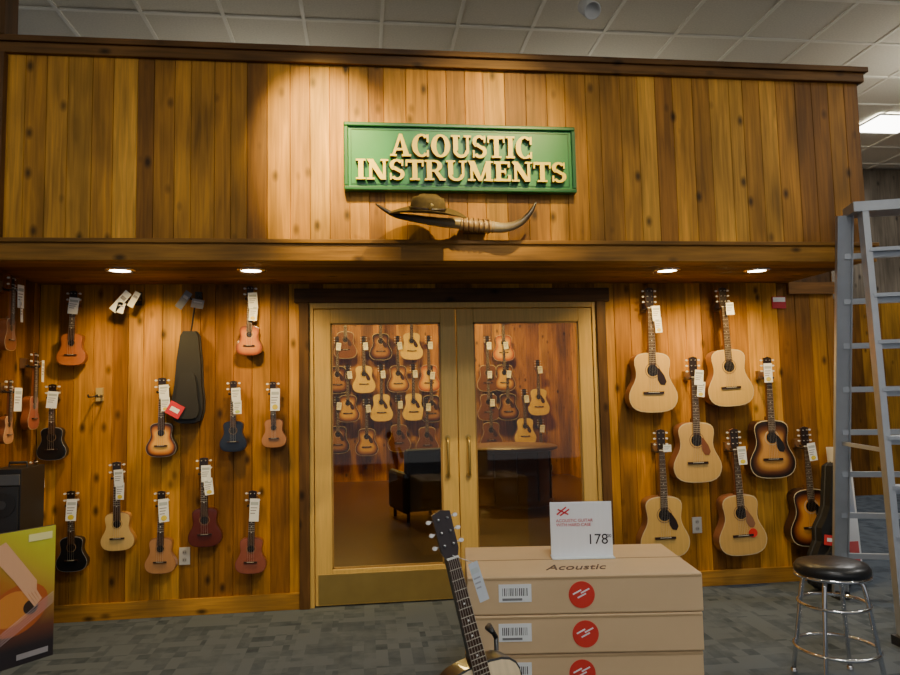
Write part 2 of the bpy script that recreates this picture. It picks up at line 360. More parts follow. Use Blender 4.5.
    if tag:
        for (tx,tz,tw,th,yy) in tag:
            y=-d-.035
            mb.T=Matrix.Translation((tx,y,tz))@Matrix.Rotation(rnd.uniform(-.12,.12),4,'Y')@Matrix.Rotation(rnd.uniform(-.25,.25),4,'Z')
            mb.box((-tw/2,0,-th),(tw/2,.001,0),tagcol,2)
            mb.box((-tw*.4,-.0006,-th*.28),(tw*.4,0,-th*.14),(.45,.5,.5),2)
            for q in range(3): mb.box((-tw*.4,-.0006,-th*(.42+q*.12)),(tw*(.3-.1*q),0,-th*(.38+q*.12)),(.3,.3,.33),2)
            if yy: mb.disc(0,-th*.83,tw*.3,-.001,0,yy,2,n=14,rz=th*.12)
            mb.T=Matrix.Identity(4)
            mb.tube([(tx,y,tz),(0,-d-.014,nut+.01)],.001,5,(.7,.7,.7),2)
    return mb,mats
YEL=(.75,.6,.03);RED=(.6,.03,.03)
def hangit(nm,mbm,x,ztop,y=-.045,rz=0,ry=0):
    mb,mats=mbm
    return mb.obj(nm,mats,None,(x,y,ztop),(0,ry,rz))
def TG(n=1,y=YEL,dx=.02,dz=-.05,w=.062,h=.11):
    r=[(dx,dz,w,h,y if n==1 else None)]
    if n==2: r.append((dx+.012,dz-.085,w*.9,h,y))
    return r
ORG=(.42,.13,.025);MAH=(.24,.07,.02);BLK=(.010,.010,.012)
BURST=[(.02,.008,.005),(.08,.02,.008),(.5,.16,.02),(.8,.42,.06)]
ukes=[(-2.54,2.17,1.67,ORG,MAH,None,TG(1,None)),
(-1.39,2.20,1.72,(.30,.10,.04),MAH,[(.12,.03,.012),(.3,.07,.015),(.5,.16,.03),(.6,.22,.04)],TG(2)),
(-2.66,1.55,1.05,BLK,BLK,None,TG(1,None)),
(-1.965,1.58,1.05,ORG,BLK,BURST,TG(2,YEL,h=.09)),
(-1.50,1.55,1.07,(.012,.018,.04),(.01,.012,.03),None,TG(2,(.5,.6,.1),h=.09)),
(-1.24,1.54,1.09,(.38,.17,.06),(.3,.1,.04),None,TG(1,YEL,h=.15)),
(-2.53,.85,.33,BLK,BLK,None,TG(1,YEL,h=.14)),
(-2.245,1.03,.45,(.66,.44,.15),(.4,.2,.07),None,TG(2)),
(-1.96,.83,.29,(.46,.22,.08),(.3,.12,.04),None,TG(1,YEL,h=.15)),
(-1.69,1.04,.45,(.10,.018,.012),(.07,.012,.01),None,TG(2,YEL)),
(-1.37,.81,.26,(.26,.075,.045),(.2,.05,.025),None,TG(1,None,h=.15))]
for i,(x,zt,zb,top,side,bu,tag) in enumerate(ukes):
    hangit("ukulele",guitar("ukulele",zt-zb,top,side,burst=bu,kind='u',tag=tag,seed=i,bindc=tuple(v*.7 for v in side) if side!=BLK else (.25,.24,.22),wide=1.16),x,zt+.01,ry=random.uniform(-.03,.03))
for i,(y,zt,zb,top,dx) in enumerate([(-.25,1.76,1.27,(.33,.09,.05),0),(-.56,2.2,1.75,(.2,.07,.03),0),(-.54,1.58,1.2,(.5,.25,.12),0),(-.22,1.08,.6,(.3,.12,.06),0)]):
    mb,mats=guitar("ukulele",zt-zb,top,MAH,kind='u',tag=TG(2 if i==1 else 1,None,dx=.03,h=.14),seed=40+i)
    mb.obj("ukulele",mats,None,(XL+.045,y,zt),(0,0,math.pi/2))
NAT=(.62,.39,.105)
gs=[(1.455,2.17,1.26,NAT,(.3,.12,.05),None,(.02,.01,.008),TG(2,YEL,dx=.03,dz=-.14),None,0),
(2.02,2.17,1.29,NAT,(.28,.12,.05),None,None,TG(1,None,dx=.03,dz=-.12,h=.09),None,-.04),
(1.765,1.66,.75,(.58,.36,.11),(.25,.1,.05),None,(.2,.07,.03),TG(2,YEL,dx=.03,dz=-.1),None,0),
(2.345,1.65,.76,ORG,(.04,.015,.01),[(.012,.007,.005),(.02,.009,.006),(.12,.04,.012),(.55,.27,.06)],(.01,.008,.008),TG(1,YEL,dx=-.02,dz=-.05,h=.14),None,0),
(1.495,1.14,.23,NAT,(.28,.12,.05),None,(.02,.012,.01),TG(1,None,dx=.03,dz=-.11,h=.05),None,0),
(2.05,1.13,.22,(.56,.34,.10),(.25,.1,.05),None,(.25,.12,.06),TG(1,YEL,dx=.03,dz=-.13,h=.13),(.65,.03,.03),-.04),
(2.605,1.13,.26,ORG,(.04,.015,.01),[(.012,.007,.005),(.03,.01,.006),(.30,.08,.015),(.70,.30,.05)],(.01,.008,.008),TG(1,YEL,dx=.02,dz=-.12,h=.13),None,-.03)]
for i,(x,zt,zb,top,side,bu,pk,tag,st,ry) in enumerate(gs):
    hangit("acoustic_guitar",guitar("g",zt-zb,top,side,burst=bu,pick=pk,tag=tag,seed=60+i,sticker=st,wide=1.05),x,zt+.015,ry=ry)
var=[]
for i,(top,bu) in enumerate([((.80,.55,.08),None),((.4,.15,.05),[(.05,.02,.01),(.12,.04,.012),(.35,.15,.025),(.70,.42,.06)]),((.6,.2,.03),[(.2,.04,.01),(.45,.12,.02),(.7,.28,.03),(.85,.5,.06)]),((.15,.05,.02),[(.01,.006,.004),(.03,.01,.006),(.12,.04,.015),(.35,.17,.04)]),((.16,.06,.012),None)]):
    mb,mats=guitar("g",1.0,top,(.2,.08,.03),burst=bu,pick=(.05,.02,.01),tag=[(.03,-.12,.08,.13,None)],seed=90+i,wide=1.04)
    ob=mb.obj("acoustic_guitar",mats,None,(0,6.93,2));var.append(ob)
inn=[(337,382,3),(363,382,0),(347,410,1),(380,410,0),(412,410,0),(397,382,1),(411,350,0),(428,382,2),(365,443,1),(397,440,4),(337,440,3),(430,412,3),(425,443,4),(345,348,4),(380,350,3),
(505,353,2),(505,383,1),(488,383,4),(508,412,3),(540,408,0),(525,437,0),(541,467,3),(488,412,4),(490,440,4)]
used=set()
for px,py,v in inn:
    x=.17+(px-411)*.01685;zc=2.20-(py-350)*.0171
    if v not in used: ob=var[v];used.add(v)
    else: ob=bpy.data.objects.new("acoustic_guitar",var[v].data);COL.objects.link(ob)
    ob.location=(x,6.93,zc+.79);ob.scale=(.96,.96,.96) 
for j,(yy,zt) in enumerate([(2.4,2.25),(3.4,2.25),(4.4,2.2),(2.9,1.35),(3.9,1.35),(4.9,1.3)]):
    ob=bpy.data.objects.new("acoustic_guitar",var[j%5].data);COL.objects.link(ob);ob.location=(XR-.16,yy,zt);ob.rotation_euler=(0,0,-math.pi/2)
def hook(x,z,tags,cord=False,col=(.2,.1,.04)):
    mb=MB();mb.box((x-.022,-.025,z-.04),(x+.022,0,z+.05),col)
    for s in (-1,1): mb.tube([(x+s*.008,-.02,z),(x+s*.03,-.05,z-.01),(x+s*.03,-.13,z-.012),(x+s*.028,-.14,z+.004)],.0055,8,(.02,.02,.02))
    for (dx,dz,w,h,r,c) in tags:
        mb.T=Matrix.Translation((x+dx,-.15,z+dz))@Matrix.Rotation(r,4,'Y');mb.box((-w/2,0,-h),(w/2,.0015,0),c,1)
        mb.box((-w*.35,-.0006,-h*.4),(w*.35,0,-h*.25),(.3,.3,.35),1);mb.T=Matrix.Identity(4)
    mb.obj("guitar_wall_hanger",[M_PLASTIC,M_PAPER])
hook(-2.15,2.13,[(-.02,.03,.05,.16,.7,(.8,.85,.88)),(.04,.03,.04,.11,.5,(.75,.75,.7)),(-.06,-.04,.05,.07,.3,(.8,.8,.8))],col=(.02,.02,.02))
hook(-1.75,2.13,[(-.03,.03,.05,.13,.6,(.14,.15,.19)),(.03,-.02,.08,.06,.2,(.16,.16,.2))],col=(.02,.02,.02))
hook(-2.39,1.48,[],col=(.45,.33,.12))
mb=MB();zz=1.28
go=[(-.045,0),(-.085,.02),(-.1,.08),(-.1,.16),(-.088,.25),(-.083,.33),(-.078,.42),(-.066,.52),(-.058,.59),(-.04,.62),(.04,.62),(.058,.59),(.066,.52),(.078,.42),(.083,.33),(.088,.25),(.1,.16),(.1,.08),(.085,.02),(.045,0)]
mb.ext(go,-.11,-.02,(.008,.008,.009));mb.ext([(x*.8,.03+z*.5) for x,z in go],-.13,-.11,(.011,.011,.012))
mb.tube([(x*1.01,-.065,z) for x,z in go],.005,6,(.03,.03,.03),closed=True)
mb.tube([(0,-.06,.62),(.012,-.08,.67),(.03,-.1,.80),(.05,-.13,.86)],.006,6,(.02,.02,.02))
mb.T=Matrix.Translation((-.05,-.14,.13))@Matrix.Rotation(.5,4,'Y');mb.box((-.05,0,-.09),(.05,.004,0),(.6,.02,.04));mb.box((-.03,-.001,-.06),(.03,0,-.03),(.85,.85,.85));mb.T=Matrix.Identity(4)
mb.obj("ukulele_gig_bag",[M_MATTE],None,(-1.80,0,zz),(0,math.radians(1),0),bevel=.008)
mb=MB();mb.box((2.49,-.012,2.04),(2.6,-.002,2.13),(.5,.03,.04));mb.box((2.495,-.0135,2.09),(2.595,-.012,2.125),(.8,.8,.8));mb.obj("wall_notice",[M_PAPER])
for x,z in ((1.80,.44),(-1.83,.39)):
    mb=MB();mb.box((x-.035,-.010,z-.057),(x+.035,-.002,z+.057),(.6,.58,.52))
    for q in (-.025,.025): mb.disc(x,z+q,.016,-.0125,-.010,(.45,.43,.38),n=14);mb.box((x-.007,-.0135,z+q-.006),(x-.004,-.0125,z+q+.006),(.02,.02,.02));mb.box((x+.004,-.0135,z+q-.006),(x+.007,-.0125,z+q+.006),(.02,.02,.02))
    mb.obj("wall_outlet",[M_PAPER])
# ------------------------------------------------------------------ sign
SG=empty("acoustic_instruments_sign",(-.02,YF,2.845))
mb=MB();mb.box((-.69,-.045,-.20),(.69,-.01,.20));mb.obj("panel",[M_GREEN],SG)
mb=MB()
for a,b,c,d in ((-.70,.70,.18,.205),(-.70,.70,-.205,-.18),(-.70,-.675,-.18,.18),(.675,.70,-.18,.18)): mb.box((a,-.062,c),(b,-.005,d))
mb.obj("frame",[M_DGREEN],SG,bevel=.006)
mb=MB()
for a,b,c,d in ((-.66,.66,.162,.167),(-.66,.66,-.167,-.162),(-.66,-.655,-.162,.162),(.655,.66,-.162,.162)): mb.box((a,-.048,c),(b,-.045,d))
mb.obj("pinstripe",[M_DGREEN],SG)
def R_(x0,x1,z0,z1): return [(x0,z0),(x1,z0),(x1,z1),(x0,z1)]
def arc(cx,cz,rx,rz,a0,a1,tx=.24,tz=.1,n=20):
    out=[]
    for i in range(n):
        t0=math.radians(a0+(a1-a0)*i/n);t1=math.radians(a0+(a1-a0)*(i+1)/n)
        f=lambda t,r1,r2:(cx+r1*math.cos(t),cz+r2*math.sin(t))
        out.append([f(t0,rx-tx,rz-tz),f(t0,rx,rz),f(t1,rx,rz),f(t1,rx-tx,rz-tz)])
    return out
sf=.09;st=.23
G={}
G['I']=(.44,[R_(.11,.11+st,0,1),R_(0,.44,0,sf),R_(0,.44,1-sf,1)])
G['T']=(.84,[R_(.31,.31+st,0,1),R_(.19,.66,0,sf),R_(0,.84,.86,1),R_(0,.08,.68,1),R_(.76,.84,.68,1)])
G['E']=(.80,[R_(.10,.10+st,0,1),R_(0,.74,0,.13),R_(0,.74,.87,1),R_(.2,.56,.44,.56),R_(.66,.80,0,.32),R_(.66,.76,.70,1),R_(.50,.57,.36,.64)])
G['N']=(1.0,[R_(.12,.25,0,1),R_(0,.37,0,sf),R_(.75,.88,0,1),R_(.64,1.0,1-sf,1),[(.0,1),(.30,1),(.88,0),(.64,0)]])
G['M']=(1.2,[R_(.12,.24,0,1),R_(0,.36,0,sf),[(0,1),(.32,1),(.68,.0),(.50,0)],[(.88,1),(1.08,1),(.66,0),(.54,0)],R_(.86,.86+st,0,1),R_(.76,1.2,0,sf),R_(.95,1.2,1-sf,1)])
G['U']=(.98,[R_(.10,.10+st,.3,1),R_(0,.43,1-sf,1),R_(.74,.86,.3,1),R_(.62,.98,1-sf,1)]+arc(.48,.32,.38,.34,180,360,.17,.13))
G['A']=(1.0,[[(.08,0),(.20,0),(.54,.90),(.44,1)],[(.66,0),(.93,0),(.58,1),(.44,1)],R_(.25,.72,.26,.36),R_(0,.32,0,sf),R_(.56,1.0,0,sf)])
G['O']=(.92,arc(.46,.5,.46,.52,0,360,.25,.1,32))
G['C']=(.86,arc(.46,.5,.46,.52,48,312,.25,.1,28)+[R_(.70,.80,.64,1),R_(.70,.80,0,.3)])
G['R']=(.95,[R_(.10,.10+st,0,1),R_(0,.44,0,sf),R_(0,.5,1-sf,1),R_(.3,.5,.42,.52),[(.42,.46),(.62,.46),(.95,0),(.70,0)],R_(.68,.98,0,sf)]+arc(.48,.72,.34,.28,-90,90,.22,.1,14))
G['S']=(.70,arc(.34,.72,.33,.30,30,235,.19,.12,16)+arc(.36,.28,.34,.30,-150,55,.19,.12,16)+[[(.10,.56),(.26,.66),(.62,.44),(.48,.34)],R_(.56,.64,.68,1),R_(.02,.10,0,.33)])
def word(w,h,z0,width):
    tot=sum(G[c][0] for c in w)+.05*(len(w)-1);sx=width/tot;x=-width/2;mb=MB();k=0
    for c in w:
        for poly in G[c][1]:
            k+=1;mb.ext([(x+px*sx,z0+pz*h) for px,pz in poly],-.078-.00004*(k%9),-.045,(1,1,1),0,1)
        x+=(G[c][0]+.05)*sx
    mb.obj("letters_"+w.lower(),[M_GOLD,M_GOLDSHADE],SG)
word("ACOUSTIC",.135,-.005,.86);word("INSTRUMENTS",.122,-.147,1.26)
# ------------------------------------------------------------------ horns & hat
HN=empty("longhorn_steer_horns",(-.02,YF-.10,2.435))
def smooth(pts,n=6):
    P=[Vector(p) for p in pts];out=[]
    for i in range(len(P)-1):
        p0=P[max(i-1,0)];p1=P[i];p2=P[i+1];p3=P[min(i+2,len(P)-1)]
        for k in range(n):
            t=k/n;out.append(.5*((2*p1)+(-p0+p2)*t+(2*p0-5*p1+4*p2-p3)*t*t+(-p0+3*p1-3*p2+p3)*t**3))
    out.append(P[-1]);return out
def horn(pts,r,cols):
    p=smooth(pts);m=len(p)
    rr=[];cc=[]
    for i in range(m):
        t=i/(m-1);rr.append(r*(1-t)**.7*.95+.003);a=Vector(cols[0]).lerp(Vector(cols[1]),min(1,t*1.5));cc.append(tuple(a))
    return p,rr,cc
mb=MB()
p,r,c=horn([(.16,0,-.02),(.24,-.02,-.028),(.32,-.04,-.005),(.38,-.05,.05),(.42,-.05,.12)],.032,((.5,.38,.2),(.03,.02,.015)));mb.tube(p,r,14,c)
p,r,c=horn([(-.02,0,0),(-.14,-.02,-.0),(-.3,-.03,.02),(-.42,-.04,.04),(-.52,-.04,.10)],.032,((.4,.28,.13),(.03,.02,.015)));mb.tube(p,r,14,c)
wp=[(-.03+.2*i/20,0,-.002-.02*i/20) for i in range(21)]
mb.tube(wp,[.036+.005*math.sin(i*1.9) for i in range(21)],14,(.45,.27,.10))
for i in range(2,20,3): mb.tube([(wp[i][0],0.040*math.cos(a),wp[i][2]+.041*math.sin(a)) for a in [2*math.pi*q/14 for q in range(14)]],.004,6,(.15,.07,.02),closed=True)
mb.box((-.0,.02,-.04),(.14,.10,.03),(.15,.07,.03));mb.obj("horns",[M_HORN],HN)
HT=empty("cowboy_hat",(-.25,YF-.245,2.465),(math.radians(20),math.radians(5),math.radians(-8)));HT.scale=(.84,.84,.84)
mb=MB();n=40
def hatpt(r,t,z): return (r*math.cos(t)*1.12,r*math.sin(t)*.85,z)
rows=[]
for r,kind in ((.235,'b'),(.23,'b'),(.19,'b'),(.15,'b'),(.11,'b'),(.105,'c0'),(.103,'c1'),(.094,'c2'),(.078,'c3'),(.055,'c4'),(.02,'c4')):
    row=[]
    for k in range(n):
        t=2*math.pi*k/n
        if kind=='b': z=.025*((r-.1)/.13)**2*abs(math.sin(t))**1.5-.025*((r-.1)/.13)*abs(math.cos(t))**2
        else:
            z={'c0':.015,'c1':.055,'c2':.09,'c3':.112,'c4':.108}[kind]
            if kind in('c3','c4'): z-=.035*(1-min(1,abs(math.sin(t))*1.2))*(1 if kind=='c3' else .6)+(.03 if kind=='c4' else 0)
        row.append(hatpt(r,t,z))
    rows.append(row)
vs=[v for row in rows for v in row];fs=[]
for i in range(len(rows)-1):
    for k in range(n): fs.append((i*n+k,i*n+(k+1)%n,(i+1)*n+(k+1)%n,(i+1)*n+k))
fs.append(tuple((len(rows)-1)*n+k for k in range(n)))
mb.add(vs,fs,(1,1,1),0,True);ob=mb.obj("felt",[M_FELT],HT);md=ob.modifiers.new("s",'SOLIDIFY');md.thickness=.004
mb=MB();mb.tube([hatpt(.107,2*math.pi*k/n,.022) for k in range(n)],.009,8,(.02,.01,.006),closed=True);mb.tube([(0.02,-.095,.025),(.03,-.1,.05),(.035,-.1,.06)],.012,8,(.4,.3,.1));mb.obj("hat_band",[M_HORN],HT)
# ------------------------------------------------------------------ downlights
for x in (-2.09,-1.31,1.41,2.05):
    e=empty("recessed_downlight",(x,-.56,2.236));mb=MB()
    mb.lathe([(.062,-.001),(.064,-.008),(.088,-.006),(.09,0)],n=28);mb.obj("trim_ring",[M_CHROME],e)
    mb=MB();mb.lathe([(.0001,-.003),(.062,-.003)],n=28);mb.obj("lens",[M_LAMP],e)
    ld=bpy.data.lights.new("bulb",'SPOT');ld.energy=58;ld.color=(1,.66,.22);ld.spot_size=math.radians(135);ld.spot_blend=.7;ld.shadow_soft_size=.05
    lo=bpy.data.objects.new("bulb",ld);COL.objects.link(lo);lo.parent=e;lo.location=(0,0,-.02);lo.rotation_euler=(math.radians(18),0,0)
def aim(ob,target):
    d=Vector(target)-ob.location;ob.rotation_euler=d.to_track_quat('-Z','Y').to_euler()
def spothead(loc,target,power,size,col=(1,.72,.30),rad=.04):
    e=empty("ceiling_spotlight",loc);aim(e,target)
    mb=MB();mb.lathe([(.03,.12),(.055,.10),(.06,-.08),(.052,-.08),(.05,-.03),(.0001,-.03)],n=20,col=(.7,.7,.68));mb.obj("housing",[M_MATTE],e)
    if power:
        ld=bpy.data.lights.new("bulb",'SPOT');ld.energy=power;ld.color=col;ld.spot_size=math.radians(size);ld.spot_blend=1.;ld.shadow_soft_size=rad
        lo=bpy.data.objects.new("bulb",ld);COL.objects.link(lo);lo.parent=e;lo.location=(0,0,-.09)
    mb=MB();mb.tube([(0,0,4.386-loc[2]),(0,0,0)],.01,8,(.6,.6,.6));mb.lathe([(.0001,4.37-loc[2]),(.05,4.37-loc[2]),(.05,4.386-loc[2])],n=16,col=(.6,.6,.6))
    s=mb.obj("stem",[M_MATTE],None);s.parent=e;s.matrix_parent_inverse=Matrix.Identity(4)
    s.rotation_mode='QUATERNION';s.rotation_quaternion=e.rotation_euler.to_quaternion().inverted()
    return e
spothead((-1.0,-2.3,4.1),(-.82,YF,2.88),900,34,col=(1,.74,.24))
spothead((.75,-2.5,4.1),(.0,YF,2.70),480,48,rad=.025,col=(1,.74,.25))
spothead((.96,-.5,4.08),(1.0,-2.5,2.5),0,50)
spothead((-.62,-.5,4.2),(-.8,-2.5,2.5),0,50)
def panel(x,y,p,w=1.2,d=.6,z=4.38,col=(1,.97,.93),nm="fluorescent_ceiling_panel"):
    e=empty(nm,(x,y,z));mb=MB();mb.box((-w/2,-d/2,-.004),(w/2,d/2,0));mb.obj("diffuser",[M_PANEL],e)
    mb=MB();
    for a in (((-w/2-.02,-d/2-.02,-.01),(w/2+.02,-d/2,.005)),((-w/2-.02,d/2,-.01),(w/2+.02,d/2+.02,.005)),((-w/2-.02,-d/2,-.01),(-w/2,d/2,.005)),((w/2,-d/2,-.01),(w/2+.02,d/2,.005))): mb.box(*a,col=(.7,.7,.66))
    mb.obj("frame",[M_MATTE],e)
    if p:
        ld=bpy.data.lights.new("tube",'AREA');ld.shape='RECTANGLE';ld.size=w;ld.size_y=d;ld.energy=p;ld.color=col
        lo=bpy.data.objects.new("tube",ld);COL.objects.link(lo);lo.parent=e;lo.location=(0,0,-.012)
panel(.3,-4.2,55);panel(0,-7.5,55);panel(5.3,2.05,60,w=.6,d=.5);panel(5.2,-2.,50)
for x,y in ((-1.0,5.6),(1.4,5.6)): panel(x,y,95,w=.6,d=.3,z=HI-.01,col=(1,.66,.16),nm="inner_ceiling_light")
for x,y,pw,zz in ((-3.2,-3.6,70,3.75),(3.4,-3.2,80,3.75),(4.6,.4,60,3.75),(-1.4,1.6,42,3.7),(1.6,1.6,42,3.7)):  # extra fill lamps out of view, added to brighten the ceiling
    e=empty("added_fill_globe",(x,y,zz));mb=MB()
    mb.lathe([(.02,.16),(.03,.14),(.03,.10)],n=16,col=(.3,.3,.3));mb.tube([(0,0,.15),(0,0,4.386-zz)],.006,6,(.2,.2,.2));mb.obj("stem",[M_MATTE],e)
    mb=MB();mb.lathe([(.0001,.11),(.05,.10),(.09,.06),(.11,0),(.09,-.06),(.05,-.10),(.0001,-.11)],n=24);mb.obj("globe",[M_PANEL],e)
    ld=bpy.data.lights.new("bulb",'POINT');ld.energy=pw;ld.color=(1,.91,.74);ld.shadow_soft_size=.125
    lo=bpy.data.objects.new("bulb",ld);COL.objects.link(lo);lo.parent=e
# ------------------------------------------------------------------ boxes
BX=Matrix.Translation((.352,-1.715,0))@Matrix.Rotation(math.radians(-7),4,'Z')
TAPE=(.48,.34,.18)
for i in range(4):
    e=empty("cardboard_guitar_box");e.matrix_world=BX@Matrix.Translation((random.uniform(-.008,.008),random.uniform(-.006,.006),i*.1635))@Matrix.Rotation(random.uniform(-.006,.006),4,'Z')
    w,d,h=.505,.295,.162
    mb=MB();mb.box((-w,-d,.0005),(w,d,h));mb.obj("carton",[M_CARD],e,bevel=.006)
    mb=MB()
    mb.box((-w-.001,-.03,.002),(-w+.0,.03,h),TAPE);mb.box((w,-.03,.002),(w+.001,.03,h),TAPE)
    mb.box((-w*.99,-d-.0012,h*.90),(w*.99,-d-.0002,h*.96),(.44,.30,.15))
    lx=-.30+.0*(i%2);mb.box((lx-.07,-d-.0022,h*.34),(lx+.07,-d-.001,h*.80),(.82,.83,.82))
    for q in range(14): mb.box((lx-.055+q*.008,-d-.003,h*.5),(lx-.055+q*.008+random.choice((.002,.004)),-d-.0022,h*.70),(.03,.03,.03))
    mb.box((lx-.055,-d-.003,h*.38),(lx+.03,-d-.0022,h*.44),(.2,.2,.2))
    sx=.0-.015*(i%2);mb.disc(sx,h*.5,.056,-d-.0026,-d-.001,(.66,.035,.02),n=32)
    for q,(a,b) in enumerate(((-.02,.01),(.0,-.005),(.015,.015))): mb.beam((sx+a-.018,-d-.003,h*.5+b-.008),(sx+a+.018,-d-.003,h*.5+b+.010),.0012,.006,(0,0,1),(.85,.8,.8))
    mb.obj("labels_and_tape",[M_PAPER],e)
    if i==3:
        mb=MB();mb.box((-w+.002,-.004,h),(w-.002,.004,h+.0008),(.28,.18,.08));mb.obj("top_seam",[M_PAPER],e)
        ink=simple("carton_ink",(.10,.05,.03),.8)
        t_=text("Acoustic",.075,e,(-.02,-.20,h+.001),(0,0,0),ink,shear=.5,off=.0);t_.scale=(1,1.7,1)
PS=empty("price_sign",(.405,-1.70,.655),(0,0,math.radians(-7)))
mb=MB();mb.box((-.145,-.002,.004),(.145,.002,.255),(.80,.82,.84));mb.obj("card",[M_PAPER],PS)
mb=MB();mb.box((-.147,-.045,.0),(.147,.045,.004),(.75,.8,.82));mb.box((-.147,.002,.0),(.147,.004,.258),(.75,.8,.82));mb.obj("acrylic_holder",[M_PLASTIC],PS)
inkb=simple("ink_black",(.03,.03,.04),.7);inkr=simple("ink_red",(.55,.03,.04),.7)
text("178",.068,PS,(.075,-.0035,.06),(math.pi/2,0,0),inkb,ext=.0005,off=0);text("00",.022,PS,(.13,-.0035,.09),(math.pi/2,0,0),inkb,ext=.0005)
mb=MB()
for a,b in (((-.115,.20),(-.07,.235)),((-.10,.195),(-.055,.225)),((-.11,.225),(-.06,.20))): mb.beam((a[0],-.003,a[1]),(b[0],-.003,b[1]),.001,.007,(0,0,1),(.6,.03,.04))
mb.obj("red_logo",[M_PAPER],PS)
text("ACOUSTIC GUITAR\nWITH HARD CASE",.020,PS,(-.12,-.0035,.165),(math.pi/2,0,0),inkr,ext=.0005,align='LEFT',off=0)
# ------------------------------------------------------------------ foreground guitar on stand
FG=empty("acoustic_guitar_on_stand",(-.385,-2.52,1.04),(math.radians(-6),math.radians(-12.0),math.radians(14)))
mb,mats=guitar("g",.975,(.80,.63,.38),(.012,.012,.013),hang=False,seed=3,bindc=(.03,.03,.03),pick=(.01,.01,.01),tag=[(.055,-.19,.035,.13,None)],tagcol=(.50,.54,.58),head=(.03,.02,.02))
mb.obj("guitar",mats,FG)
mb=MB();T=.009;mb.T=(Matrix.Translation(FG.location)@FG.rotation_euler.to_matrix().to_4x4()).inverted()@Matrix.Translation((-.13,-2.46,0))@Matrix.Rotation(math.radians(14),4,'Z')
SB=(.02,.02,.02)
mb.tube([(0,.06,.0+.55),(0,.05,.3),(0,0,.22)],T,8,SB)
mb.tube([(-.03,.05,.60),(-.06,.0,.61),(-.06,-.05,.61)],T,8,SB);mb.tube([(-.03,.05,.60),(.0,.06,.55)],T,8,SB)
for s in (-1,1):
    mb.tube([(0,0,.22),(s*.10,-.06,.12),(s*.22,-.22,.012)],T,8,SB);mb.tube([(s*.09,-.05,.13),(s*.12,-.16,.07),(s*.12,-.20,.10)],T,8,SB)
mb.tube([(0,0,.22),(0,.12,.10),(0,.28,.012)],T,8,SB)
mb.obj("guitar_stand",[M_PLASTIC],FG)
# ------------------------------------------------------------------ stool
SL=empty("round_bar_stool",(1.66,-1.72,0))
mb=MB();mb.lathe([(.0001,.585),(.12,.583),(.158,.572),(.172,.552),(.172,.532),(.16,.52),(.0001,.52)],n=40);mb.obj("seat_cushion",[M_BLACKV],SL)
mb=MB();mb.lathe([(.165,.528),(.174,.524),(.174,.512),(.15,.508),(.0001,.508)],n=40)
for k in range(4):
    a=math.radians(40+90*k);c,s=math.cos(a),math.sin(a)
    mb.tube(smooth([(c*.10,s*.10,.51),(c*.135,s*.135,.48),(c*.165,s*.165,.30),(c*.205,s*.205,.02)],4),.011,10)
    mb.lathe([(.016,0),(.016,.02),(.011,.025)],(c*.205,s*.205,0),10)
for r,z in ((.187,.17),(.158,.38)): mb.tube([(r*math.cos(2*math.pi*k/36),r*math.sin(2*math.pi*k/36),z) for k in range(36)],.009,8,closed=True)
mb.obj("chrome_frame",[M_CHROME],SL)
# ------------------------------------------------------------------ ladder
LD=empty("aluminium_step_ladder")
wdir=Vector((.95,-.32,0)).normalized()
def lr(a,b,t): return a.lerp(b,t)
TL=Vector((2.42,-1.13,2.50));TLr=Vector((2.38,-1.02,2.50));FL=Vector((2.33,-1.33,.02));RL=Vector((2.58,-.46,.02))
TR=TL+wdir*.42;TRr=TLr+wdir*.44;FR=FL+wdir*.66;RR=RL+wdir*.55
mb=MB()
ddir=Vector((wdir.y,-wdir.x,0))
for a,b in ((FL,TL),(FR,TR)): mb.beam(a,b,.035,.085,up=ddir)
for a,b in ((RL,TLr),(RR,TRr)):
    mb.beam(a,b,.09,.012,up=ddir);mb.beam(a+wdir*.042,b+wdir*.042,.008,.045,up=ddir);mb.beam(a-wdir*.042,b-wdir*.042,.008,.045,up=ddir)
ns=8
for i in range(1,ns+1):
    t=i/(ns+.9);a=lr(FL,TL,t);b=lr(FR,TR,t);mb.beam(a,b,.10,.022);mb.beam(a-Vector((0,0,.02)),b-Vector((0,0,.02)),.012,.04)
    a2=lr(RL,TLr,t);b2=lr(RR,TRr,t)
    mb.beam(a2,b2,.022,.035)
c0=(TL+TLr)/2;c1=(TR+TRr)/2
mb.beam(c0+wdir*-.03+Vector((0.0,0,.02)),c1+wdir*.03+Vector((0,0,.02)),.19,.06)
for t in (.42,):
    mb.beam(lr(FL,TL,t),lr(RL,TLr,t),.006,.025);mb.beam(lr(FR,TR,t),lr(RR,TRr,t),.006,.025)
mb.obj("frame",[M_ALU],LD)
mb=MB()
for q in (FL,FR,RL,RR): mb.box((q.x-.04,q.y-.045,0),(q.x+.04,q.y+.045,.05),(.02,.02,.02))
mb.obj("rubber_feet",[M_PLASTIC],LD)
